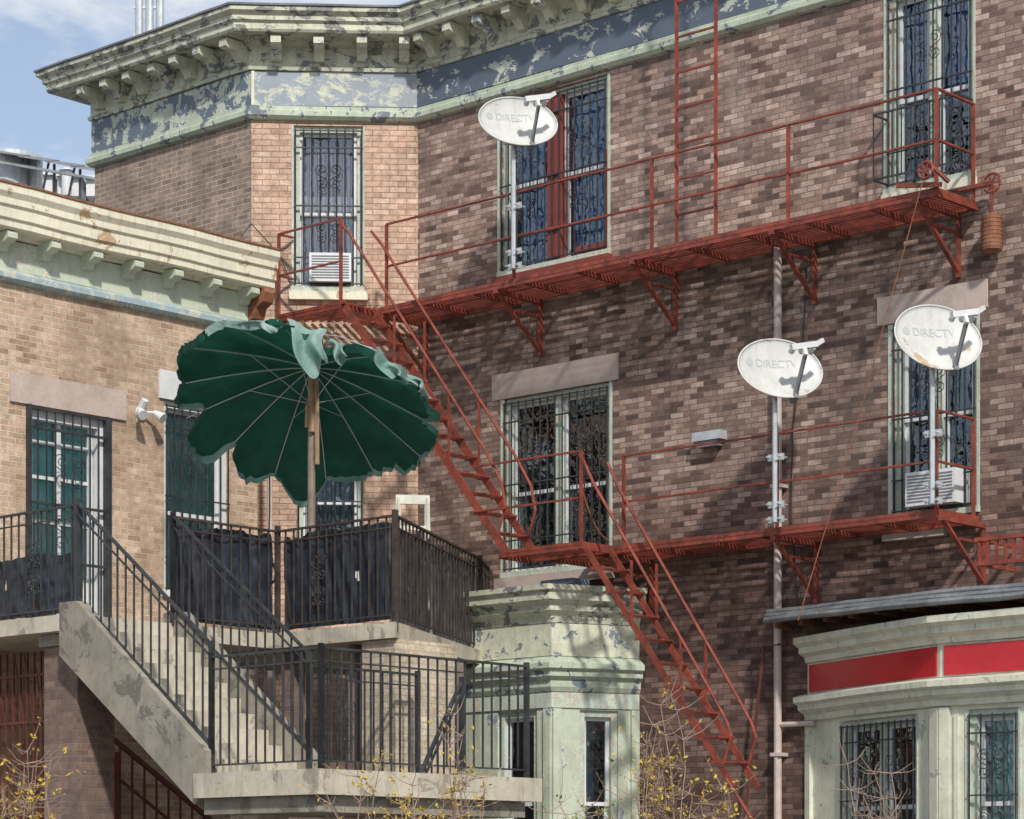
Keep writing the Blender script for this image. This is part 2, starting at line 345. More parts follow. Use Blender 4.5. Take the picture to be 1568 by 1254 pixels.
# ================================================================ APARTMENT BUILDING
ap=empty('brick_apartment_building')
def pxr(fr,a,b): return fr.u(a),fr.u(b)
zt=11.2; uRend=R.u(1568)+5.0
wR=[(*pxr(R,1360,1490),9.09,zt),(*pxr(R,768,931),9.11,zt),(*pxr(R,773,934),5.40,7.54),(*pxr(R,1368,1496),5.55,7.62)]
wA=[(*pxr(A,450,556),9.15,zt),(*pxr(A,455,557),5.35,7.5)]
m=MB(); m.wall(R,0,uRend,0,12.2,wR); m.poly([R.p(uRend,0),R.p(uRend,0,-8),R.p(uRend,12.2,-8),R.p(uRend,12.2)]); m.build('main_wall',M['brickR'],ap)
m=MB(); m.wall(A,0,LA,0,12.2,wA); m.build('chamfer_wall',M['brickA'],ap)
m=MB(); m.wall(W,uW,0,0,12.2); m.poly([W.p(uW,0,-8),W.p(uW,0),W.p(uW,12.2),W.p(uW,12.2,-8)]); m.build('wing_wall',M['brickW'],ap)
m=MB(); m.poly([W.p(uW,12.3),W.p(0,12.3),R.p(0,12.3),R.p(uRend,12.3),R.p(uRend,12.3,-8),W.p(uW,12.3,-8)]); m.build('roof_deck',M['tar'],ap)
window(ap,R,*wR[0],panes=2,trim='mint',curtain='bluecl',cur_range=(0.0,1),split=.45,belly=True,cz=.85,casing=.05)
window(ap,R,*wR[1],panes=2,trim='mint',curtain='bluecl',mull='redmull',cur_range=(.0,1),split=.5,cz=.0,mw0=.19,casing=.06)
window(ap,R,*wR[2],panes=2,trim='mint',curtain='lace',cur_range=(.35,.5),split=.45,casing=.06)
window(ap,R,*wR[3],panes=2,trim='mint',curtain='greycl',cur_range=(.0,1),split=.5,cz=1.0,casing=.06)
window(ap,A,*wA[0],panes=1,trim='mint',curtain='mauve',cur_range=(0,1),split=.46,bs=.1,co=-.22,blind=(10.0,10.35),casing=.03)
window(ap,A,*wA[1],panes=1,trim='mint',curtain='greycl',cur_range=(0,1),split=.5)
m=MB()
m.fb(R,R.u(755),R.u(948),7.545,7.86,-.05,.025); m.fb(R,R.u(1345),R.u(1513),7.63,7.93,-.05,.025)
m.fb(R,R.u(1356),R.u(1450),5.28,5.485,-.05,.07); m.fb(R,R.u(762),R.u(942),5.20,5.335,-.05,.07); m.build('stone_lintels',M['stone'],ap)
m=MB(); m.fb(R,R.u(760),R.u(938),8.93,9.045,-.05,.09); m.fb(R,wR[1][1]-.5,wR[1][1]-.0,9.12,9.22,-.09,.02); m.fb(R,wR[1][1]-.05,wR[1][1]-.002,9.22,10.3,-.09,.02); m.build('red_sill',M['redmull'],ap)
m=MB(); m.fb(A,A.u(443),A.u(563),8.98,9.085,-.05,.08); m.fb(R,R.u(1355),R.u(1496),8.93,9.025,-.05,.08); m.build('cream_sills',M['creamL'],ap)
side=W.p(uW,0,-6); path=[(side.x,side.y),tuple(W.p(uW,0)[:2]),tuple(W.p(0,0)[:2]),cR,tuple(R.p(uRend,0)[:2])]
def sw(prof,name,mat,par=ap,pth=None,cap=True,wob=0):
    q=MB(); q.sweep(pth or path,prof,cap,wob); return q.build(name,M[mat],par)
sw([(.0,11.25),(.05,11.26),(.09,11.30),(.09,11.36),(.05,11.39),(.05,11.43),(.0,11.44)],'lower_moulding','green',wob=.015)
FR=[(.0,11.44),(.032,11.441),(.032,11.87),(0,11.88)]
sw(FR,'wing_frieze','wingfr',pth=path[:3]); sw(FR,'chamfer_frieze','bluel',pth=path[2:4]); sw(FR,'slate_frieze','blue',pth=path[3:])
sw([(.0,11.88),(.06,11.881),(.07,11.92),(.04,11.95),(.04,12.17),(.1,12.2),(.12,12.24),(.44,12.241),(.46,12.27),(.46,12.34),(.50,12.37),(.50,12.42),(.56,12.47),(.56,12.52),(0,12.56)],'crown_cornice','crown',wob=.02)
sw([(.50,12.528),(.58,12.526),(.585,12.55),(.3,12.59),(0,12.59)],'metal_drip_edge','metalroof',wob=.02)
mod=[(0.04,0),(.38,0),(.40,-.03),(.40,-.10),(.33,-.13),(.22,-.13),(.16,-.18),(.12,-.24),(.04,-.25)]
m=MB()
def modrow(fr,a,b,st):
    u=a
    while u<b:
        j=random.uniform(-.02,.02); m.extr(fr,mod,u+j,u+.13+j,random.uniform(-.015,.01),12.236+random.uniform(-.012,.0)); u+=st
modrow(W,uW+.12,-.1,.48); modrow(A,.28,LA-.1,.53); modrow(R,.3,uRend,.50)
m.build('modillions',M['cream'],ap)
m=MB(); m.fb(A,.0,.04,11.44,11.87,.034,.05); m.build('frieze_corner_strip',M['white'],ap)
# ================================================================ ROW HOUSE (left)
rh=empty('brick_row_house')
zdk=4.35; uE=L.u(394)
wL=[(*pxr(L,42,170),zdk,6.99),(*pxr(L,251,349),5.05,7.33)]
uL0=L.u(-250); 
m=MB(); m.wall(L,uL0,uE,0,8.6,wL+[(*pxr(L,139,182),0.4,L.z(140,1150))],.25)
m.poly([L.p(uE,0),L.p(uE,0,-9),L.p(uE,8.9,-9),L.p(uE,8.9)]); m.poly([L.p(uL0,0),L.p(uL0,8.9),L.p(uL0,8.9,-9),L.p(uL0,0,-9)]); m.build('facade',M['brickL'],rh)
m=MB(); m.poly([L.p(uL0,9.28,0),L.p(uE,9.28,0),L.p(uE,9.28,-9),L.p(uL0,9.28,-9)]); m.poly([L.p(uE,8.9),L.p(uE,8.9,-9),L.p(uE,9.28,-9),L.p(uE,9.28)]); m.build('roof',M['tar'],rh)
window(rh,L,*wL[1],panes=1,trim='vinyl',curtain='teal',cur_range=(0,1),split=.42,bars=True,co=-.20)
m=MB(); m.fb(L,L.u(14),L.u(191),7.0,7.34,-.05,.03); m.build('stone_lintels',M['stone'],rh)
m=MB(); m.fb(L,L.u(243),L.u(352),7.34,7.68,-.05,.03); m.build('white_lintel',M['vinyl'],rh)
u0,u1=wL[0][:2]; T=MB();I=MB();G=MB();C=MB()
T.fb(L,u0,u0+.09,zdk,6.99,-.2,-.03);T.fb(L,u1-.16,u1,zdk,6.99,-.2,-.03);T.fb(L,u0+.09,u1-.16,6.86,6.99,-.2,-.035)
T.fb(L,u0+.09,u1-.16,zdk,zdk+.75,-.2,-.12)
for uu in (u0+.09,u0+.5,u1-.24): T.fb(L,uu,uu+.06,zdk+.75,6.86,-.17,-.12)
for zz in (5.7,6.2,6.6): T.fb(L,u0+.15,u1-.24,zz,zz+.04,-.168,-.125)
T.build('door_frame',M['vinyl'],rh)
G.poly([L.p(u0+.09,zdk+.75,-.145),L.p(u1-.16,zdk+.75,-.145),L.p(u1-.16,6.86,-.145),L.p(u0+.09,6.86,-.145)]); G.build('door_glass',M['glass'],rh)
for i in range(51):
    o=-.20+.015*math.sin(i*.8); uu=u0+.05+(u1-u0-.1)*i/50; C.v+=[L.p(uu,zdk,o),L.p(uu,6.95,o)]
for i in range(50): C.f.append([2*i,2*i+2,2*i+3,2*i+1])
C.build('door_curtain',M['teal'],rh)
uu0,uu1=u0-.0,u1-.08
for a in (uu0,uu1): I.bar(L.p(a,zdk,.03),L.p(a,7.0,.03),.05)
for z in (zdk+.1,zdk+.9,zdk+1.55,6.75,6.97): I.bar(L.p(uu0,z,.03),L.p(uu1,z,.03),.03)
for i in range(1,9): a=uu0+(uu1-uu0)*i/9; I.bar(L.p(a,zdk,.03),L.p(a,6.97,.03),.014)
dd=Vector((L.dx,L.dy,0))
for k in (-1,1):
    for z in (5.6,6.3,5.1): I.scroll(L.p((uu0+uu1)/2+k*.12,z,.045),dd*k,.42)
I.fb(L,uu1-.02,uu1+.07,zdk,7.0,-.02,.03)
I.build('security_door',M['iron'],rh)
ub0,ub1=pxr(L,139,182); zb=L.z(140,1150)
m=MB(); m.fb(L,ub0,ub0+.08,.4,zb,-.2,.02); m.fb(L,ub1-.08,ub1,.4,zb,-.2,.02); m.fb(L,ub0+.08,ub1-.08,zb-.08,zb,-.2,.018); m.build('basement_door_frame',M['redmull'],rh)
m=MB(); m.fb(L,ub0+.08,ub1-.08,.4,zb-.08,-.2,-.1); m.build('basement_door',M['vinyl'],rh)
pl=[tuple(L.p(uL0,0)[:2]),tuple(L.p(uE,0)[:2])]
sw([(0,8.32),(.07,8.33),(.10,8.36),(.10,8.42),(.05,8.46),(.0,8.47)],'blue_moulding','bluemold',rh,pl,wob=.01)
sw([(0,8.47),(.03,8.471),(.03,8.80),(0,8.81)],'frieze','greenL',rh,pl)
sw([(0,8.81),(.08,8.811),(.10,8.84),(.30,8.841),(.32,8.86),(.32,8.93),(.35,8.95),(.35,9.06),(.38,9.09),(.38,9.16),(.42,9.22),(.42,9.30),(0,9.34)],'crown_cornice','creamL',rh,pl,wob=.02)
sw([(.40,9.304),(.435,9.303),(.435,9.325),(0,9.38)],'rusty_drip_edge','chain',rh,pl,wob=.02)
m=MB(); u=uL0+.2
while u<uE-.35: m.extr(L,[(.03,0),(.27,0),(.29,-.03),(.29,-.08),(.22,-.11),(.14,-.12),(.1,-.18),(.03,-.19)],u,u+.13,0,8.838); u+=.60
m.build('modillions',M['greenL'],rh)
m=MB(); m.extr(L,[(.03,0),(.32,0),(.34,-.05),(.30,-.16),(.18,-.22),(.14,-.34),(.03,-.36)],uE-.18,uE-.01,0,8.838); m.build('rusty_end_bracket',M['chain'],rh)
m=MB(); m.tube([L.p(-.02,3.5,.06),L.p(-.02,8.3,.06)],.035,8); m.build('downspout',M['pvc'],rh)
m=MB()
q=L.p(-.1,5.4,.12); pts=[]
for k in range(60):
    a=k*.55; pts.append(q+Vector((.10*math.cos(a)*(1+.2*math.sin(k)),-.03*math.sin(k*.3),.14*math.sin(a)*(1+.2*math.cos(k*.7)))))
m.tube(pts,.006,4); m.tube([q+Z*.1,q+Z*.8+Vector((.02,0,0)),L.p(-.06,8.2,.1)],.008,4); m.tube([q,L.p(-.9,5.55,.1),L.p(-1.25,5.2,.1)],.008,4)
m.tube([L.p(-.7,9.4,.3),L.p(-.45,9.62,.2),A.p(.35,9.55,.05),A.p(.5,9.2,.03)],.008,4)
m.build('loose_cables',M['iron'],rh)
fl=empty('flood_light'); m=MB(); q=L.p(L.u(214),L.z(214,632),0); n=Vector((L.nx,L.ny,0)); d=Vector((L.dx,L.dy,0))
m.tube([q,q+n*.05],.07,12)
for k in (-1,1):
    a=q+n*.07+d*.04*k; b=a+d*.07*k+n*.06; m.tube([q+n*.04,a,b],.018,6); m.tube([b,b+n*.05-Z*.03+d*.02*k,b+n*.12-Z*.08+d*.04*k],.03,12,.062)
m.tube([q+n*.02+Z*.05,q+n*.1+Z*.14],.045,8)
m.build('lamp_heads',M['vinyl'],fl)
# ================================================================ STOOP / DECK
st=empty('concrete_stoop'); rl=empty('iron_railing')
oF=2.52; U1=L.u(122,oF); UA=L.u(265,oF); UB=L.u(425,oF)
p1=L.p(U1,0,oF); S=Frame(p1.x,p1.y,*dR); pB=L.p(UB,0,oF); SB=Frame(pB.x,pB.y,*dR); uC=SB.u(605)
ws=UA-U1; run=2.12; zl=2.65; hr=1.13
pC=SB.p(uC,0); pD=Vector((*atpx(735,30.6),0))
m=MB()
m.fb(L,U1-.08,UB,zdk-.17,zdk,0.0,oF); m.fb(S,-2.45,-.16,zdk-.168,zdk-.002,.082,.15)
m.build('deck_slab',M['concL'],st)
def prism(mb,pts,z0,z1):
    n=len(pts); b=len(mb.v)
    for z in (z0,z1):
        for p in pts: mb.v.append(Vector((p[0],p[1],z)))
    mb.f.append([b+i for i in range(n)][::-1]); mb.f.append([b+n+i for i in range(n)])
    for i in range(n): j=(i+1)%n; mb.f.append([b+i,b+j,b+n+j,b+n+i])
m=MB(); e=.06; pC2=SB.p(uC+e,0,e); back=R.p(R.u(735)+.1,0,.02); pB2=SB.p(0.002,0,e); inner=L.p(UB+.002,0,.0)
prism(m,[pB2,pC2,pD+Vector((.1,0,0)),back,R.p(.15,0,.06),Vector(A.p(LA-.2,0,.03)),inner],zdk-.17,zdk-.003); m.build('balcony_slab',M['concL'],st)
m=MB(); ns=10
for i in range(ns):
    zt1=zdk-(i+1)*(zdk-zl)/(ns+0.0); 
    u0_=run*i/ns; m.fb(S,u0_+.003*i,u0_+run/ns+.03,zt1-.30,zt1-.001*i,-ws+.003,-.002)
m.build('steps',M['concL'],st)
m=MB()
for oo in (0.0,-ws-.14):
    n=len(m.v)
    prof=[(-.16,zdk+.12),(.12,zdk+.12),(run+.02,zl+.22),(run+.02,zl-.12),(run-.15,zl-.30),(-.16,zdk-.42)]
    for o in (oo+.14,oo):
        for a,b in prof: m.v.append(S.p(a,b,o))
    k=len(prof); m.f.append([n+i for i in range(k)]); m.f.append([n+k+i for i in range(k)][::-1])
    for i in range(k): j=(i+1)%k; m.f.append([n+i,n+k+i,n+k+j,n+j])
m.build('stringers',M['concrete'],st)
uQ=S.u(485,.18)
m=MB(); m.fb(S,run-.12,uQ,zl-.24,zl-.002,-2.95,.18); m.build('landing_slab',M['concL'],st)
m=MB(); m.fb(S,run-.05,uQ-.1,zl-.40,zl-.243,-2.8,.1); m.build('landing_beam',M['concrete'],st)
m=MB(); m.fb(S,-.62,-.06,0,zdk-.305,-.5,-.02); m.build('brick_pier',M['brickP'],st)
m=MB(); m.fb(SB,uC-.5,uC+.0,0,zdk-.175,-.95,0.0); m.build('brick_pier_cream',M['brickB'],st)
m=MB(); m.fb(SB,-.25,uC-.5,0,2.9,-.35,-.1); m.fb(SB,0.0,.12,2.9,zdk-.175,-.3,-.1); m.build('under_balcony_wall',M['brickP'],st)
m=MB(); m.fb(S,uQ-.9,uQ-.5,0,zl-.402,-2.4,-1.9); m.fb(S,run+.1,run+.5,0,zl-.402,-.5,-.1); m.build('landing_piers',M['brickB'],st)
m=MB(); m.fb(S,-.66,-.02,zdk-.30,zdk-.178,-.54,.02); m.build('pier_cap',M['concrete'],st)
m=MB(); m.fb(SB,.3,uC-.52,2.9,zdk-.3,-1.6,-1.5); m.fb(SB,uC*.5,uC*.5+.1,2.9,zdk-.175,-.3,-.2); m.build('under_deck_boards',M['pole'],st)
def rail(mb,a,b,h,sp=.125,posts=(1,1),scr=0,bw=.016,top=.042):
    a=Vector(a);b=Vector(b); d=b-a; hl=math.hypot(d.x,d.y); n=max(1,int(hl/sp))
    mb.bar(a+Z*h,b+Z*h,top,.022); mb.bar(a+Z*.08,b+Z*.08,.03,.016); mb.bar(a+Z*(h-.12),b+Z*(h-.12),.022,.014)
    for i in range(1,n):
        p=a+d*i/n; mb.bar(p+Z*.08,p+Z*h,bw)
        if scr and i%scr==scr//2:
            dd=Vector((d.x,d.y,0)).normalized()
            for k in (-1,1): mb.scroll(p+dd*k*.055+Z*(h*.60),dd*k,.3,.006); mb.scroll(p+dd*k*.055+Z*(h*.32),dd*k,.22,.006)
    for k,p in zip(posts,(a,b)):
        if k: mb.bar(p-Z*.02,p+Z*(h+.04),.045)
m=MB()
rail(m,S.p(-2.45,zdk),S.p(0,zdk),hr,scr=9)
rail(m,S.p(0.02,zdk+.10,.05),S.p(run,zl+.20,.05),hr-.08)
m.bar(S.p(run,zl,.05),S.p(run,zl+hr+.14,.05),.042)
rail(m,S.p(0,zdk+.10,-ws),S.p(run,zl+.20,-ws),hr-.08)
m.bar(S.p(run,zl,-ws),S.p(run,zl+hr+.14,-ws),.042)
rail(m,S.p(run,zl,.05),S.p(uQ-.08,zl,.05),hr)
rail(m,S.p(uQ-.08,zl,.05),S.p(uQ-.08,zl,-2.8),hr)
rail(m,S.p(run,zl,-ws),S.p(run,zl,-2.8),hr,scr=9)
rail(m,S.p(uQ-.4,zl-1.2,-1.4),S.p(uQ-.7,zl+.1,-2.5),.9)
m.build('stoop_railing',M['iron'],rl)
m=MB()
rail(m,L.p(UA,zdk,oF),L.p(UB,zdk,oF),hr)
rail(m,SB.p(0,zdk),SB.p(uC,zdk),hr,scr=11)
pc=SB.p(uC,zdk); pd=Vector((pD.x,pD.y,zdk)); rail(m,pc,pd,hr,sp=.14)
rail(m,pd,Vector((R.p(R.u(748),0,0).x,R.p(R.u(748),0,0).y,zdk)),hr)
for p in (SB.p(0,zdk),pc): m.bar(p-Z*.1,p+Z*(hr+.06),.05)
m.build('balcony_railing',M['ironr'],rl)
gt=empty('security_gate'); m=MB()
for i in range(14):
    u=-2.3+.12*i; m.bar(S.p(u,.1,-.25),S.p(u,zdk-.30,-.25),.022)
for z in (1.2,2.3,3.3,3.8): m.bar(S.p(-2.4,z,-.25),S.p(-.62,z,-.25),.03)
for i in range(10):
    u=-2.3+.17*i; m.bar(S.p(u,zdk-.3,-.25),S.p(u+.17,3.3,-.25),.012)
m.build('gate_bars',M['gate'],gt)
hb=empty('stair_handrail'); m=MB(); a=L.p(L.u(126,.6),L.z(126,1092,.6),.6); b=L.p(L.u(330,.6),L.z(330,1262,.6),.6)
m.bar(a,b,.05); m.bar(a-Z*.4,b-Z*.4,.03)
for i in range(12): p=a.lerp(b,i/11); m.bar(p,p-Z*.9,.02)
m.build('handrail',M['gate'],hb)
def tarp(a,b,h,seed,mat):
    m=MB(); nx,nz=120,30; d=b-a; nn=Vector((d.y,-d.x,0)).normalized(); Ld=d.length
    for i in range(nx+1):
        for j in range(nz+1):
            s=i/nx; t=j/nz; p=a+d*s; x=s*Ld
            top=h*(.955+.05*noise.noise(Vector((x*3+seed,0,seed)))+.02*noise.noise(Vector((x*14,3,seed))))
            top-=h*.16*max(0,noise.noise(Vector((x*1.7+seed*3,2,seed)))-.05)
            p=p+Z*(.04+t*(top-.04))
            w=noise.noise(Vector((x*5+seed+t*.8,t*.9,seed)))*.055+noise.noise(Vector((x*10+t*2.5+seed,t*2,seed)))*.034+noise.noise(Vector((x*3-t*4,t*6+seed,1)))*.022
            m.v.append(p-nn*.06+nn*w*.8)
    for i in range(nx):
        for j in range(nz):
            x=i/nx*Ld;t=j/nz
            if noise.noise(Vector((x*5+seed*7,t*3,seed)))>.68: continue
            k=i*(nz+1)+j; m.f.append([k,k+nz+1,k+nz+2,k+1])
    return m.build('sheet',M[mat],tp,True)
tp=empty('black_plastic_tarp')
tarp(L.p(UA+.03,zdk,oF),L.p(UB-.03,zdk,oF),hr,1.3,'tarp'); tarp(SB.p(.05,zdk),SB.p(uC-.03,zdk),hr,5.1,'tarp'); tarp(pc,pc.lerp(pd,.98),hr,8.7,'tarpg'); tarp(S.p(-2.4,zdk),S.p(-.05,zdk),hr*.64,3.3,'tarp')
ch=empty('white_wooden_chair'); m=MB(); q=Vector((*atpx(632,28.6),zdk)); ex=Vector((1,.12,0)).normalized(); ey=Vector((-.12,1,0))
for k in (-1,1):
    m.bar(q+ex*.19*k,q+ex*.16*k+Z*1.56-ey*.0,.05,.04); m.bar(q+ex*.2*k+ey*.45,q+ex*.18*k+ey*.4+Z*.62,.045)
    m.bar(q+ex*.19*k+Z*.6,q+ex*.19*k+ey*.42+Z*.6,.04)
for z,h in ((1.54,.10),(1.22,.05),(.9,.05),(.6,.06)): m.bar(q-ex*.19+Z*z,q+ex*.19+Z*z,.03,h)
m.bar(q-ex*.2+Z*.64+ey*.2,q+ex*.2+Z*.64+ey*.2,.42,.03)
m.build('chair_frame',M['white'],ch)
fp=empty('flower_pot'); m=MB(); q=S.p(-1.1,zdk,-.35); m.tube([q,q+Z*.26],.11,20,.16); m.tube([q+Z*.26,q+Z*.31],.175,20); m.build('pot',M['terra'],fp,False)
# ================================================================ FIRE ESCAPE
fe=empty('fire_escape'); OI=.82; OO=1.4
zU=R.z(1200,342,OI); zLo=R.z(1190,812,OI); HR=1.05
def platform(mb,u0,u1,z,o0,o1,sp=.062):
    n=int((o1-o0)/sp)
    for i in range(n+1):
        o=o0+(o1-o0)*i/n; mb.bar(R.p(u0,z,o),R.p(u1,z,o),.030,.016)
    k=max(1,int((u1-u0)/.75))
    for i in range(k+1):
        u=u0+(u1-u0)*i/k; mb.bar(R.p(u,z-.035,o0),R.p(u,z-.035,o1),.045,.05)
    for o in (o0,o1): mb.bar(R.p(u0,z-.01,o),R.p(u1,z-.01,o),.022,.085)
    for u in (u0,u1): mb.bar(R.p(u,z-.01,o0),R.p(u,z-.01,o1),.022,.085)
m=MB()
ue=R.u(1434,OI)
platform(m,.12,ue,zU,.06,OI); 
u0=R.u(427,OO); u1=R.u(522,OO)
for i in range(19):
    o=.12+(OO-.12)*i/18; ua=max(u0,-o+.05); m.bar(R.p(ua,zU,o),R.p(.12,zU,o),.03,.016)
m.bar(R.p(u0,zU-.01,OO),R.p(u1,zU-.01,OO),.022,.085); m.bar(R.p(u0,zU-.01,1.12),R.p(u0,zU-.01,OO),.022,.085)
m.bar(R.p(u1,zU-.01,.85),R.p(u1,zU-.01,OO),.022,.085)
uq0=R.u(766,OO); uq1=R.u(890,OO)
platform(m,uq0+.25,ue+.02,zLo,.06,OI); platform(m,uq0,uq1,zLo,OI+.05,OO)
m.build('platforms',M['red'],fe)
m=MB()
def frail(pts):
    for i in range(len(pts)-1):
        for h in (HR,HR*.5):
            a=pts[i]+Z*h;b=pts[i+1]+Z*h; k=max(1,int((b-a).length/.7)); pr=a
            for j in range(1,k+1):
                q=a.lerp(b,j/k)
                if j<k: q=q+Z*(.014*noise.noise(q*2.3))
                m.bar(pr,q,.032,.020); pr=q
for z,pu,outer in ((zU,(592,787,998,1207,1434),(u0,u1)),(zLo,(955,1190,1434),(uq0-.15,uq1))):
    us=[R.u(x,OI) for x in pu]
    for u in us:
        m.bar(R.p(u,z-.05,OI),R.p(u,z+HR,OI),.032)
    frail([R.p(us[0],z,OI),R.p(us[-1],z,OI),R.p(us[-1],z,.12)])
    m.bar(R.p(us[-1],z-.05,.12),R.p(us[-1],z+HR,.12),.032)
    a,b=outer
    if z==zU:
        frail([R.p(a,z,1.15),R.p(a,z,OO),R.p(b,z,OO)]); m.bar(R.p(a,z,OO),R.p(a,z+HR,OO),.032)
    else:
        frail([R.p(a-.3,z-.0,OO),R.p(b,z,OO)])
    m.bar(R.p(b,z-.05,OO),R.p(b,z+HR,OO),.032)
m.build('guard_rails',M['red'],fe)
def fstair(mb,ua,za,ub,zb_,o0,o1,n,railh=.85,wd=.1):
    for o in (o0,o1): mb.bar(R.p(ua,za,o),R.p(ub,zb_,o),.014,wd,up=Z)
    for i in range(1,n):
        t=i/n; u=ua+(ub-ua)*t; z=za+(zb_-za)*t
        for k in (-.07,-.02,.03,.08): mb.bar(R.p(u+k,z,o0),R.p(u+k,z,o1),.028,.014)
        mb.bar(R.p(u-.1,z,o0),R.p(u+.1,z,o0),.012,.035); mb.bar(R.p(u-.1,z,o1),R.p(u+.1,z,o1),.012,.035)
    for o in (o0,o1):
        mb.tube([R.p(ua-.02,za+.98,o),R.p(ua+.15,za+railh-.05,o),R.p(ub-.35,zb_+railh+.38,o),R.p(ub-.10,zb_+railh-.0,o),R.p(ub-.03,zb_+.55,o),R.p(ub-.15,zb_+.22,o)],.018,6)
        for t in (.33,.66): mb.bar(R.p(ua+(ub-ua)*t,za+(zb_-za)*t,o),R.p(ua+(ub-ua)*t,za+(zb_-za)*t+railh*.95,o),.024)
m=MB(); fstair(m,u1+.0,zU+.02,R.u(775,OO),zLo,OI+.04,OO-.02,13)
ub2=R.u(1120,OO); zb2=R.z(1120,1205,OO)
fstair(m,uq1,zLo,ub2,zb2,OI+.10,OO-.04,10,.72,.07)
m.tube([R.p(ub2-.1,zb2+.1,OO-.04),R.p(ub2+.55,zb2-.75,OO-.04)],.02,6)
m.build('stairs',M['red'],fe)
m=MB()
for z,pxs in ((zU,(655,830,1037,1250,1470)),(zLo,(1000,1252,1508))):
    for px in pxs:
        u=R.u(px); m.bar(R.p(u,z-.05,.03),R.p(u,z-.72,.03),.06,.03); m.bar(R.p(u,z-.06,OI),R.p(u,z-.66,.05),.05,.03); m.bar(R.p(u,z-.07,.03),R.p(u,z-.07,OI+.02),.06,.05)
        m.bar(R.p(u+.0,z-.25,.05),R.p(u,z-.25,.52),.03)
ua_,ub_=R.u(1036,.72),R.u(1096,.72)
for u in (ua_,ub_): m.bar(R.p(u,zU,.72),R.p(u,13.6,.72),.045,.02)
z=zU+.38
while z<13.5: m.bar(R.p(ua_,z,.72),R.p(ub_,z,.72),.022); z+=.40
m.build('brackets_and_ladder',M['red'],fe)
m=MB(); dR3=Vector((R.dx,R.dy,0)); nR3=Vector((R.nx,R.ny,0))
def wheel(c,r,ax1,ax2):
    m.tube([c+ax1*math.cos(a)*r+ax2*math.sin(a)*r for a in [k*math.pi/10 for k in range(21)]],.014,5)
    for k in range(3): a=k*math.pi/3; m.bar(c-(ax1*math.cos(a)+ax2*math.sin(a))*r,c+(ax1*math.cos(a)+ax2*math.sin(a))*r,.015)
c1=R.p(R.u(1388,OO),zU+.16,OO-.35); c2=R.p(R.u(1519,.15),R.z(1519,280,.15),.15)
wheel(c1,.085,dR3,Z); wheel(c2,.10,dR3,Z)
m.bar(c1+Z*.10,R.p(ue+.15,zU+.06,OI),.035); m.bar(R.p(ue-.45,zU+.12,OI+.06),R.p(ue+.1,zU+.03,OI+.06),.03,.05); m.bar(c2,c2-dR3*.4,.04)
m.bar(c2,c2-Z*.3,.02)
m.build('pulley',M['red'],fe)
m=MB(); cw=c2-Z*.32
m.tube([cw,cw-Z*.03],.05,14,.10); m.tube([cw-Z*.03,cw-Z*.38],.105,18); m.tube([cw-Z*.38,cw-Z*.42],.105,14,.06)
for k in range(8): m.tube([cw-Z*(.05+.042*k),cw-Z*(.065+.042*k)],.110,18)
m.build('counterweight',M['chain'],fe)
m=MB(); b=R.p(R.u(1222,.9),R.z(1222,950,.9),.9)
m.tube([c1,c1.lerp(b,.5)-Z*.12,b],.007,4); ca=R.p(R.u(890,OO),zLo+HR*.6,OO); cb=R.p(R.u(932,OI),zLo+.1,OI)
m.tube([ca.lerp(cb,t)-Z*.12*math.sin(math.pi*t) for t in [k/8 for k in range(9)]],.014,5)
m.build('cables',M['chain'],fe)
m=MB(); zc=zLo-.32; uc0=R.u(1500,.75)
for i in range(8): m.bar(R.p(uc0+.1*i,zc-.25,.75),R.p(uc0+.1*i,zc,.75),.03)
for z in (zc-.25,zc): m.bar(R.p(uc0-.05,z,.75),R.p(uc0+1.8,z,.75),.05,.04); m.bar(R.p(uc0,z,.75),R.p(uc0,z,.05),.04)
m.build('lower_bracket_rail',M['red'],fe)
# ================================================================ DRAINPIPE etc
dp=empty('drainpipe'); m=MB(); u=R.u(1191,.1)
m.tube([R.p(u,0.3,.1),R.p(u,R.z(1187,366,.1),.1)],.045,12)
for z in (3.0,4.6,6.0,7.4): m.fb(R,u-.07,u+.07,z,z+.04,.0,.155)
m.build('pipe',M['pvc'],dp); m=MB(); z=R.z(1191,1110,.1); m.tube([R.p(u,z,.1),R.p(u+.5,z,.1)],.03,8); m.build('pipe_branch',M['pvc'],dp)
m=MB(); uu_=u+.35
m.tube([R.p(uu_,zU-.2,.03),R.p(uu_-.06,7.6,.025),R.p(uu_-.2,6.6,.03),R.p(uu_-.22,5.7,.03),R.p(uu_-.1,4.4,.03)],.008,4); m.build('facade_cable',M['iron'],dp)
wl=empty('wall_light'); m=MB(); u=R.u(1092); z=R.z(1092,672); m.fb(R,u-.2,u+.2,z-.03,z+.07,0,.14); m.build('housing',M['galv'],wl); m=MB(); m.fb(R,u-.15,u+.15,z-.10,z-.032,.02,.12); m.build('lens',M['grey'],wl)
for fr,pa,pb,zz,oo in ((A,474,538,9.20,.12),(R,1402,1478,5.6,.2)):
    e_=empty('air_conditioner'); m=MB(); a,b=fr.u(pa),fr.u(pb); m.fb(fr,a,b,zz,zz+.36,-.3,oo); m.build('case',M['vinyl'],e_)
    m=MB()
    for i in range(9): m.fb(fr,a+.03,b-.03,zz+.04+i*.034,zz+.052+i*.034,oo,oo+.008)
    m.build('grille',M['grey'],e_)
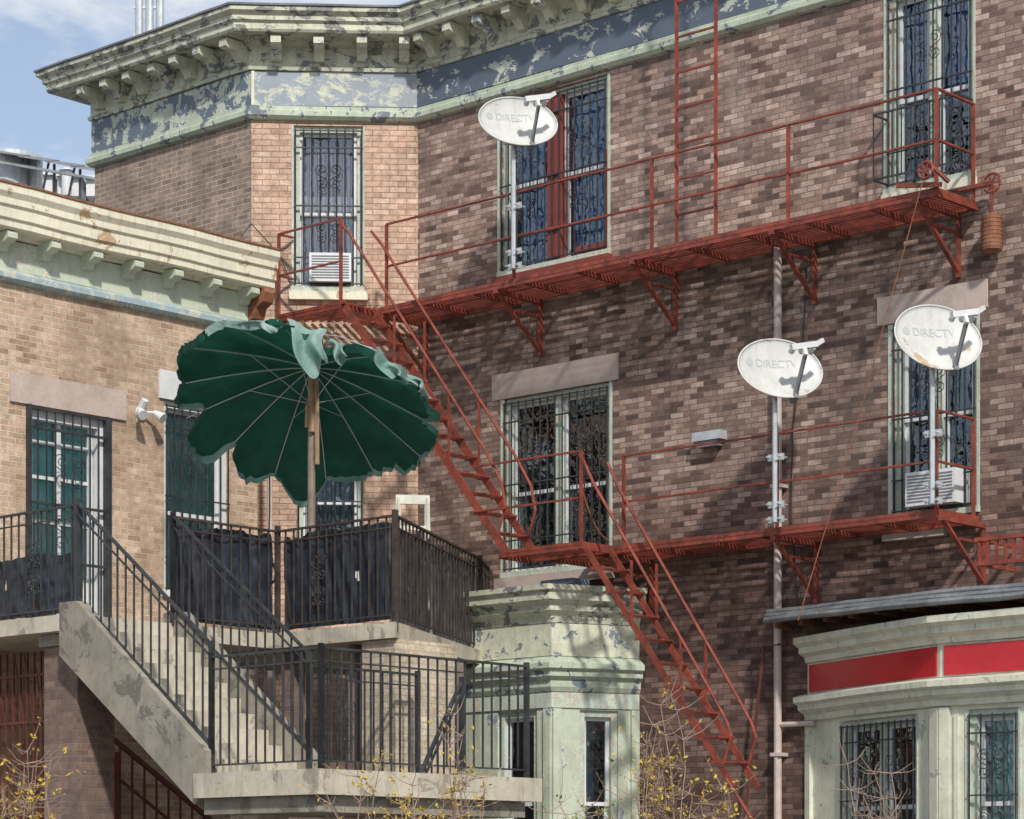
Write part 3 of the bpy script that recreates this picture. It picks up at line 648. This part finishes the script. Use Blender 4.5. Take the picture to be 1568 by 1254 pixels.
# ================================================================ SATELLITE DISHES
def dish(px,py,o,postpy,w=1.0,h=.70,rotd=4):
    e_=empty('satellite_dish'); uu=R.u(px,o); c=R.p(uu,R.z(px,py,o),o)
    f=Vector((.32,-.88,.34)).normalized(); x=f.cross(Z)*-1; x.normalize(); y=f.cross(x); 
    if y.z<0: y=-y
    if x.x<0: x=-x
    rot=math.radians(rotd); x,y=x*math.cos(rot)+y*math.sin(rot),y*math.cos(rot)-x*math.sin(rot)
    m=MB(); nr,na=10,48; dep=.085
    def sf(a,b): return c+x*a*w/2+y*b*h/2+f*dep*(a*a+b*b)
    for bk in (0,1):
        base=len(m.v)
        for i in range(nr+1):
            for k in range(na):
                r=max(i/nr,.001); t=2*math.pi*k/na; m.v.append(sf(r*math.cos(t),r*math.sin(t))-f*.012*bk)
        for i in range(nr):
            for k in range(na):
                q=[base+i*na+k,base+i*na+(k+1)%na,base+(i+1)*na+(k+1)%na,base+(i+1)*na+k]; m.f.append(q if bk else q[::-1])
    for k in range(na):
        a=nr*na+k;b=nr*na+(k+1)%na; s=(nr+1)*na; m.f.append([a,b,b+s,a+s])
    m.build('reflector',M['dish'],e_,True)
    m=MB(); m.tube([sf(math.cos(t)*1.0,math.sin(t)*1.0) for t in [k*math.pi/24 for k in range(49)]],.010,6); m.build('rim',M['dish'],e_,True)
    m=MB(); a0=sf(.22,-.94); tip=c+f*.46+x*.13+y*.04
    m.bar(a0-f*.1,a0+f*.04-y*.01,.05,.06); m.bar(a0,tip-y*.05,.030,.05); 
    m.build('feed_arm',M['grey'],e_)
    m=MB(); m.bar(tip-x*.17-y*.01,tip+x*.15+y*.04,.055,.06); m.bar(tip+x*.15+y*.04,tip+x*.23+y*.09,.045,.045)
    for k in (-.12,.0,.11): m.tube([tip+x*k-f*.01,tip+x*k-f*.06,tip+x*k-f*.10],.022,10,.036)
    m.bar(tip-x*.02,tip-x*.02-y*.10,.045,.04)
    m.build('feed_horn',M['vinyl'],e_)
    m=MB(); zb_=R.z(px,postpy,o); bk=c-f*.10-y*.10; base=R.p(uu,zb_,o+.04)
    m.tube([base,Vector((base.x,base.y,bk.z-.18)),bk-Z*.03,bk+f*.08],.028,10)
    m.bar(bk-f*.0-x*.14,bk+x*.14,.10,.16)
    for t in (.12,.5,.0):
        z=zb_+(bk.z-zb_)*t*.9+.03; q=R.p(uu,z,o+.02); m.bar(q-dR3*.10,q+dR3*.10,.03,.07); m.tube([q-dR3*.07+nR3*.08,q-dR3*.07-nR3*.1],.01,6); m.tube([q+dR3*.07+nR3*.08,q+dR3*.07-nR3*.1],.01,6)
    m.build('mast',M['galv'],e_,False)
    m=MB(); q=bk-Z*.1
    m.tube([tip-y*.08,a0-y*.03,q,q-Z*.4+dR3*.04,R.p(uu+.05,zb_,o+.05)],.006,4); m.build('coax_cable',M['iron'],e_)
    cu=bpy.data.curves.new('lettering','FONT'); cu.body='DIRECTV'; cu.size=.125; cu.align_x='CENTER'; cu.align_y='CENTER'
    to=bpy.data.objects.new('tmp',cu); bpy.context.collection.objects.link(to); dg=bpy.context.evaluated_depsgraph_get(); me=bpy.data.meshes.new_from_object(to.evaluated_get(dg)); bpy.data.objects.remove(to)
    mm=MB()
    for p in me.polygons: mm.poly([sf((v.x+.0)/(w/2),(v.y+.09)/(h/2))+f*.004 for v in [me.vertices[i].co for i in p.vertices]])
    r=.045
    for k in range(24):
        a,b=2*math.pi*k/24,2*math.pi*(k+1)/24; mm.poly([sf((-.33)/(w/2),.09/(h/2))+f*.004]+[sf((-.33+r*math.cos(t))/(w/2),(.09+r*math.sin(t))/(h/2))+f*.004 for t in (a,b)])
    mm.build('lettering',M['letter'],e_)
dish(790,192,.86,412,.99,.66,5); dish(1190,570,.90,800,1.0,.71,3); dish(1431,523,.88,772,1.0,.75,3)
# ================================================================ UMBRELLA
um=empty('patio_umbrella'); hub=Vector((*atpx(477,29.0),0)); hub.z=EYE+(HY-562)/F*29.0
ax=Vector((.125,.456,.87)).normalized(); e1=Vector((.973,.117,-.201)).normalized(); e1=(e1-ax*e1.dot(ax)).normalized(); e2=ax.cross(e1)
if e2.y>0: e2=-e2
NR=14; RU=1.45; DP=.50
random.seed(5); drp=[random.uniform(.0,1.) for _ in range(NR)]; rlen=[random.uniform(.93,1.05) for _ in range(NR)]
def cpt(th_,r):
    x=((th_-.1)/(2*math.pi)*NR)%NR; k=int(x); fr_=x-k
    prof=r**1.3; s=math.sin(math.pi*fr_); s2=s**.6
    rl_=rlen[k]*(1-fr_)+rlen[(k+1)%NR]*fr_
    rad=rl_*(1+.07*s2*r**3+.05*(drp[k]-.5)*s)
    up=.12*s*r*(1-r*.3)*(.6+.8*drp[(k+3)%NR])
    p=hub+(e1*math.cos(th_)+e2*math.sin(th_))*RU*r*rad-ax*(DP*prof-up)
    return p-Z*(.26*drp[k]*s*r**4)
m=MB(); per=16; na=NR*per; nr=24
def rmax(th_):
    d=math.degrees(th_)%360
    cut=0
    if 64<d<90: cut=.60*math.sin((d-64)/26*math.pi)**.5
    elif 40<d<58: cut=.17*math.sin((d-40)/18*math.pi)
    elif 20<d<30: cut=.07
    elif 4<d<14: cut=.06
    elif 200<d<216: cut=.16*math.sin((d-200)/16*math.pi)
    elif 232<d<240: cut=.07
    elif 318<d<326: cut=.05
    return (1-cut)*(1+.024*noise.noise(Vector((d*.45,0,0))))
for i in range(na+1):
    t=2*math.pi*i/na+.1
    for j in range(nr+1):
        r=j/nr*rmax(t); p=cpt(t,r)
        w=noise.noise(Vector((math.cos(t)*4*r,math.sin(t)*4*r,3)))*.10*r+noise.noise(Vector((math.cos(t)*11*r,math.sin(t)*11*r,7)))*.05*r
        m.v.append(p+ax*w*abs(math.sin(NR*(t-.1)/2)))
for i in range(na):
    for j in range(nr): k=i*(nr+1)+j; m.f.append([k,k+1,k+nr+2,k+nr+1])
b=len(m.v)
for i in range(na+1):
    t=2*math.pi*i/na+.1
    p=m.v[i*(nr+1)+nr]; rad=(e1*math.cos(t)+e2*math.sin(t))
    ln=.07+.08*noise.noise(Vector((i*.09,3,0)))
    m.v.append(p.copy()); m.v.append(p-Z*ln-rad*ln*(.3+.5*noise.noise(Vector((i*.2,9,0)))))
for i in range(na): 
    k=b+2*i; dg_=math.degrees(2*math.pi*i/na+.1)%360
    flip=(112<dg_<140) or (28<dg_<60)
    m.f.append([k,k+1,k+3,k+2] if flip else [k,k+2,k+3,k+1])
def flap(p0,p1,drop,seed,curl):
    b=len(m.v); n1,n2=14,14
    for i in range(n1+1):
        for j in range(n2+1):
            s=i/n1;t=j/n2; wdt=1-.6*t**1.5; q=p0.lerp(p1,.5+(s-.5)*wdt)+drop*t*(1+.25*math.sin(4*s+seed))
            q+=Vector((.05*math.sin(5*t+seed+2*s),-.07*math.sin(9*s+seed)*(.3+t)-curl*t*(1-t),.03*math.sin(7*s+3*t+seed))); m.v.append(q)
    for i in range(n1):
        for j in range(n2): k=b+i*(n2+1)+j; m.f.append([k,k+n2+1,k+n2+2,k+1])
def rp(d,r=1): return cpt(math.radians(d),r)
flap(rp(106,1.03),rp(88,1.0),Vector((.13,-.05,-.46)),1,.25)
flap(rp(126,1.0),rp(103,1.03),Vector((.12,-.04,-.07)),5,.05)
flap(rp(66,.98),rp(46,.98),Vector((.04,-.06,-.20)),2,.12)
flap(rp(50,1.0),rp(28,1.0),Vector((.02,-.05,-.12)),3,.08)
flap(rp(84,.60),rp(70,.66),Vector((.08,-.05,-.2)),6,.1)
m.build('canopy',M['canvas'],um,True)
m=MB()
for k in range(NR):
    t=.1+2*math.pi*k/NR; bend=.03*math.sin(k*2.1)
    m.tube([cpt(t+bend*r*r*.4,r)-ax*.02 for r in [j/8*.99 for j in range(9)]],.0065,5)
    if k%2==0: m.tube([cpt(t,.50)-ax*.02,hub-Z*.42],.0045,4)
m.tube([rp(95,.98),rp(80,.9)-Z*.03,rp(62,.98)],.006,4)
m.build('ribs',M['galv'],um)
m=MB(); pb=Vector((hub.x,hub.y,zdk)); m.tube([pb,hub-Z*.3],.045,12); m.tube([hub-Z*.52,hub-Z*.36],.06,12); m.build('pole',M['pole'],um)
m=MB(); m.bar(hub-Z*.75+Vector((.02,-.06,0)),hub+Z*.09+Vector((.01,-.06,0)),.085,.045); m.bar(hub-Z*1.12+Vector((.07,-.07,0)),hub-Z*.03+Vector((.065,-.08,0)),.04,.03); m.bar(hub-Z*.7+Vector((-.05,-.08,0)),hub-Z*.45+Vector((-.04,-.09,0)),.03,.03); m.build('broken_wood_splint',M['wood'],um)
# ================================================================ BAY WINDOWS
b1=empty('bay_window')
oB=1.0; uc=R.u(845,oB); ua=R.u(706,oB)-.25; uw=R.u(978); 
pth=[tuple(R.p(ua-.6,0,.0)[:2]),tuple(R.p(ua,0,oB)[:2]),tuple(R.p(uc,0,oB)[:2]),tuple(R.p(uw,0,0)[:2])]
sw([(0,4.60),(.03,4.605),(.05,4.68),(.12,4.74),(.12,4.80),(.20,4.86),(.20,4.94),(.24,4.97),(.24,5.03),(-.3,5.07)],'upper_cornice','crown',b1,pth,wob=.015)
sw([(0,4.22),(.02,4.221),(.02,4.60),(0,4.601)],'upper_panel','cream',b1,pth)
sw([(0,3.80),(.03,3.805),(.06,3.86),(.06,3.93),(.12,3.98),(.12,4.04),(.17,4.07),(.17,4.13),(.1,4.17),(0,4.22)],'lower_cornice','green',b1,pth,wob=.015)
sw([(0,3.62),(.02,3.621),(.02,3.80),(0,3.801)],'mint_frieze','mint',b1,pth)
m=MB(); m.poly([Vector((*p,5.06)) for p in pth]); m.build('bay_roof',M['tar'],b1)
m=MB(); m.fb(R,uc-.4,uc+.1,5.07,5.14,.45,.75); m.build('roof_debris',M['greycl'],b1)
Fr=Frame(*pth[1],R.dx,R.dy); lf=uc-ua
q=Vector(pth[3])-Vector(pth[2]); Sd=Frame(*pth[2],q.x,q.y); ls=q.length
w1=[(Fr.u(762),Fr.u(822),1.5,3.60)]; w2=[(ls*.32,ls*.76,1.5,3.60)]
m=MB(); m.wall(Fr,0,lf,0,3.62,w1,.12); m.wall(Sd,0,ls,0,3.62,w2,.12)
q=Vector(pth[1])-Vector(pth[0]); Sl=Frame(*pth[0],q.x,q.y); m.wall(Sl,0,q.length,0,3.62); m.wall(Sl,0,q.length,3.62,4.7)
for f_,l_ in ((Fr,lf),(Sd,ls)):
    for a,b in ((.0,.11),(l_-.11,l_)): m.fb(f_,a+.003,b-.003,1,3.61,0.001,.035)
m.build('bay_walls',M['baywall'],b1)
for f_,w_ in ((Fr,w1),(Sd,w2)): window(b1,f_,*w_[0],trim='mint',bars=False,split=.48,curtain='greycl',cur_range=(0,.6))
b2=empty('bay_window'); 
uc=R.u(1441,oB); pw=R.p(R.u(1238),0,.0); ue2=R.u(1568)+3.2
pth=[tuple(pw[:2]),tuple(R.p(uc,0,oB)[:2]),tuple(R.p(ue2,0,oB)[:2])]
M['bay2']=peel('cream_bay_paint',(.68,.68,.55),(.44,.44,.35),.24,4.6,dirt=.45)
sw([(0,4.02),(.04,4.03),(.06,4.09),(.13,4.13),(.13,4.19),(.2,4.23),(.2,4.30),(-.2,4.33)],'upper_cornice','bay2',b2,pth,wob=.01)
sw([(0,3.68),(.012,3.681),(.012,4.02),(0,4.021)],'sign_board','bay2',b2,pth)
sw([(0,3.38),(.05,3.39),(.06,3.45),(.14,3.50),(.14,3.55),(.2,3.58),(.2,3.64),(.1,3.67),(0,3.68)],'lower_cornice','bay2',b2,pth,wob=.01)
q=Vector(pth[1])-Vector(pth[0]); S2=Frame(*pth[0],q.x,q.y); l2=q.length; F2=Frame(*pth[1],R.dx,R.dy); lf2=ue2-uc
m=MB(); m.fb(S2,.06,l2-.05,3.70,4.0,.014,.03); m.fb(F2,.05,2.2,3.70,4.0,.014,.03); m.build('red_signboard',M['redsign'],b2)
w1=[(S2.u(1290),S2.u(1404),1.6,3.34)]; w2=[(F2.u(1484),F2.u(1560),1.6,3.34),(F2.u(1560)+.3,F2.u(1560)+.9,1.6,3.34)]
m=MB(); m.wall(S2,0,l2,0,3.38,w1,.12); m.wall(F2,0,lf2,0,3.38,w2,.12)
m.fb(S2,.0,.10,.5,3.37,.001,.05);m.fb(S2,l2-.14,l2-.0,.5,3.37,.001,.05);m.fb(F2,.003,.12,.5,3.37,.001,.05);m.fb(F2,.17,.22,.5,3.30,.001,.03);m.fb(S2,l2-.22,l2-.18,.5,3.30,.001,.03)
m.build('bay_walls',M['bay2'],b2)
for f_,w_ in ((S2,w1[0]),(F2,w2[0]),(F2,w2[1])): window(b2,f_,*w_,trim='mint',bars=True,panes=2 if f_ is S2 else 1,curtain='teal' if f_ is F2 else None,cur_range=(.1,.9),split=.45,casing=.04)
m=MB(); ur0=R.u(1172,.35); ur1=ue2+.5
zr=R.z(1172,945,.3)
for k in range(3):
    m.tube([R.p(ur0+.02*k,zr+.05-.05*k,.3+.05*k)]+[R.p(ur0+(uc-ur0)*t,zr+(.05-.07*t)-.05*k+.02*noise.noise(Vector((t*6,k,0))),.3+.85*t+.05*k) for t in (.25,.5,.75,1)]+[R.p(uc+t,zr-.02-.05*k+.02*noise.noise(Vector((t*3,k,4))),1.16+.04*k) for t in (.4,.8,1.2,1.8)]+[R.p(ur1,zr-.02-.05*k,1.18+.03*k)],.036,8)
m.poly([R.p(ur0,zr+.03,.25),R.p(uc,zr-.02,1.15),R.p(ur1,zr-.02,1.18),R.p(ur1,zr+.2,0),R.p(ur0,zr+.1,0)])
m.build('metal_gutter_roof',M['metalroof'],b2)
m=MB(); us_=ur0+.1
while us_<uc+2: m.bar(R.p(us_,zr-.10,min(1.15,.25+.85*(us_-ur0)/(uc-ur0))),R.p(us_,zr-.10,.02),.05,.06); us_+=.42
m.build('gutter_rafters',M['chain'],b2)
cd=empty('conduit_pipe'); m=MB(); a=R.p(R.u(1170,.2),R.z(1170,990,.2),.2); m.tube([R.p(R.u(1205,.2),R.z(1205,985,.2),.2),a,R.p(R.u(1140,.2),R.z(1140,1254,.2),.2)],.02,6); m.build('pipe',M['gate'],cd)
# ================================================================ ROOFTOP STUFF + DISTANT
rt=empty('rooftop_bulkhead'); m=MB(); m.fb(W,-.9,6.5,12.3,15.2,-6.5,-4.0)
for k in range(30): m.fb(W,-.9+k*.25,-.88+k*.25,12.3,15.2,-4.0,-3.97)
m.build('walls',mottled('pale_siding',(.50,.54,.58),(.66,.70,.73),1,.6),rt)
rv=empty('roof_vent_pipe'); m=MB()
for px in (213,229,245): 
    q=Vector((*atpx(px,37),0)); m.tube([Vector((q.x,q.y,12.3)),Vector((q.x,q.y,15.5))],.06,10)
for z in (13.9,14.3): q=Vector((*atpx(205,37),0)); q2=Vector((*atpx(250,37),0)); m.bar(Vector((q.x,q.y,z)),Vector((q2.x,q2.y,z)),.04)
m.build('pipes',M['galv'],rv)
db=empty('distant_building'); m=MB()
def bx(mb,px0,px1,py0,py1,Y,dp):
    x0=(px0-CX)/F*Y;x1=(px1-CX)/F*Y; z0=EYE+(HY-py1)/F*Y;z1=EYE+(HY-py0)/F*Y; mb.hexa([(x0,Y,z0),(x1,Y,z0),(x1,Y+dp,z0),(x0,Y+dp,z0),(x0,Y,z1),(x1,Y,z1),(x1,Y+dp,z1),(x0,Y+dp,z1)])
bx(m,-200,155,285,1400,52,12); bx(m,-60,34,262,285,53,4); bx(m,95,160,270,286,51.6,3); m.build('walls',mottled('grey_white_panel',(.42,.44,.46),(.62,.64,.66),.6,.6),db)
m=MB()
for k in range(4): bx(m,66+k*22,80+k*22,266+2*k,300,51.2,.6); bx(m,64+k*22,82+k*22,262+2*k,267+2*k,51.1,.9)
x=(102-CX)/F*51; z_=EYE+(HY-300)/F*51; m.tube([(x,51,z_),(x,51,z_+.5)],.10,12); m.tube([(x,51,z_+.5),(x,51,z_+.56)],.16,12,.05); m.build('roof_units',M['vinyl'],db)
m=MB(); x=(18-CX)/F*50; zz=EYE+(HY-292)/F*50
m.tube([(x,50,zz),(x,50,zz+.45),(x,50,zz+.60),(x,50,zz+.66)],.60,28); m.tube([(x,50,zz+.66),(x,50,zz+.72)],.6,28,.3); m.build('roof_tank',M['galv'],db,False)
sp_=empty('solar_panels'); m=MB()
for k in range(4):
    x=(-12+k*40-CX)/F*49; zz=EYE+(HY-232-8*k)/F*49; m.hexa([(x,49,zz),(x+.62,49,zz-.10),(x+.62,50,zz+.18),(x,50,zz+.28),(x,49,zz+.03),(x+.62,49,zz-.07),(x+.62,50,zz+.22),(x,50,zz+.32)])
    m.bar((x+.1,49.5,zz+.1),(x+.1,49.5,zz-.9),.04); m.bar((x+.5,49.5,zz+.05),(x+.3,49.5,zz-.9),.04)
m.bar(((-60-CX)/F*49,49.1,zz+.25),((155-CX)/F*49,49.1,zz-.22),.05)
m.build('panels',M['metalroof'],sp_)
# ================================================================ SHRUBS
def shrub(px,Y,ztop,spread,n,seed,leafm,ln=90):
    random.seed(seed); e_=empty('leafy_shrub'); tw=MB(); lf=MB(); x0=(px-CX)/F*Y
    def leaf(p):
        a=Vector((random.gauss(0,1),random.gauss(0,1),random.gauss(0,1))).normalized(); b_=a.cross(Vector((random.gauss(0,1),random.gauss(0,1),.3))).normalized(); s=random.uniform(.014,.030)
        nn=a.cross(b_)*s*.3; lf.poly([p,p+a*s+b_*s*.5+nn,p+a*s*2]); lf.poly([p,p+a*s*2,p+a*s-b_*s*.5+nn])
    for i in range(n):
        a=random.uniform(0,6.28); p=Vector((x0+random.uniform(-.2,.2),Y+random.uniform(-.2,.2),0)); tgt=Vector((x0+math.cos(a)*spread*random.random(),Y+math.sin(a)*spread*.6*random.random(),ztop*random.uniform(.72,1)))
        pts=[];m_=12
        for k in range(m_+1):
            t=k/m_; q=p.lerp(tgt,t); q.x+=.16*noise.noise(Vector((t*3,i,seed)))+math.cos(a)*spread*.25*math.sin(math.pi*t); q.y+=.12*noise.noise(Vector((t*3,i+9,seed))); q.x+=.03*noise.noise(Vector((t*11,i,seed))); pts.append(q)
        tw.tube(pts,.011,5,.003)
        for k in range(5,m_+1):
            for rep in range(4):
                d=Vector((random.gauss(0,1),random.gauss(0,1),random.uniform(.1,1.3))).normalized()*random.uniform(.08,.38); q=pts[k]; e=q+d; mid=q+d*.5+Vector((random.gauss(0,.02),0,-.03)); tw.tube([q,mid,e],.0042,4,.0015)
                for z in range(random.choice((0,0,1,2,6)) if ln>0 else 0): leaf(q.lerp(e,random.uniform(.3,1.1))+Vector((random.gauss(0,.012),random.gauss(0,.012),random.gauss(0,.012))))
    tw.build('stems',M['twig'],e_)
    if lf.v: lf.build('leaves',M[leafm],e_)
shrub(40,21.5,2.85,.35,10,1,'leafy'); shrub(620,21.5,2.6,.8,12,2,'leafy'); shrub(705,22,3.25,.25,9,3,'leafy')
shrub(1010,22,3.15,.28,12,4,'leafy'); shrub(1095,22,2.4,.3,9,5,'leafy'); shrub(930,22,2.4,.5,8,8,'leafg'); shrub(1335,21,2.75,.3,6,6,'leafg',0); shrub(790,21.5,2.2,.6,6,12,'leafy',0)
# ================================================================ GROUND
gd=MB(); gd.poly([(-600,-600,0),(600,-600,0),(600,600,0),(-600,600,0)]); gd.build('ground',M['ground'])
# ================================================================ WORLD / LIGHT / CAMERA
el=math.radians(40); sx,sy=.22,-.975; l=math.hypot(sx,sy); sd=Vector((sx/l*math.cos(el),sy/l*math.cos(el),math.sin(el)))
w=bpy.data.worlds.new('World'); bpy.context.scene.world=w; w.use_nodes=True; nt=w.node_tree; bg=nt.nodes['Background']; bg.inputs[1].default_value=.13
sk=nd(nt,'ShaderNodeTexSky',sky_type='NISHITA'); sk.sun_disc=False; sk.sun_elevation=el; sk.sun_rotation=math.atan2(sx,sy); sk.air_density=1; sk.dust_density=.6; sk.ozone_density=1.5
gc=nd(nt,'ShaderNodeTexCoord').outputs['Generated']; mp=nd(nt,'ShaderNodeMapping'); mp.inputs['Scale'].default_value=(1,1,2.2); nt.links.new(gc,mp.inputs[0])
cn=noise_n(nt,6,9,.6,mp.outputs[0],.3); cf=ramp(nt,cn.outputs['Fac'],[(.44,.22),(.58,.95)])
nt.links.new(mix(nt,cf,sk.outputs[0],(6.7,6.9,7.2)),bg.inputs[0])
ld=bpy.data.lights.new('sun','SUN'); ld.energy=3.7; ld.angle=math.radians(3); ld.color=(1,.95,.87); lo=bpy.data.objects.new('sun',ld); bpy.context.collection.objects.link(lo)
lo.rotation_euler=sd.to_track_quat('Z','Y').to_euler(); lo.location=sd*50
cam=bpy.data.cameras.new('camera'); co=bpy.data.objects.new('camera',cam); bpy.context.collection.objects.link(co)
co.location=(0,0,EYE); co.rotation_euler=(math.radians(90),0,0); cam.sensor_fit='HORIZONTAL'; cam.sensor_width=36; cam.lens=36*F/1568; cam.shift_y=(HY-627)/1568; cam.clip_end=2000
sc=bpy.context.scene; sc.camera=co; sc.view_settings.view_transform='Standard'; sc.view_settings.look='None'; sc.view_settings.exposure=0
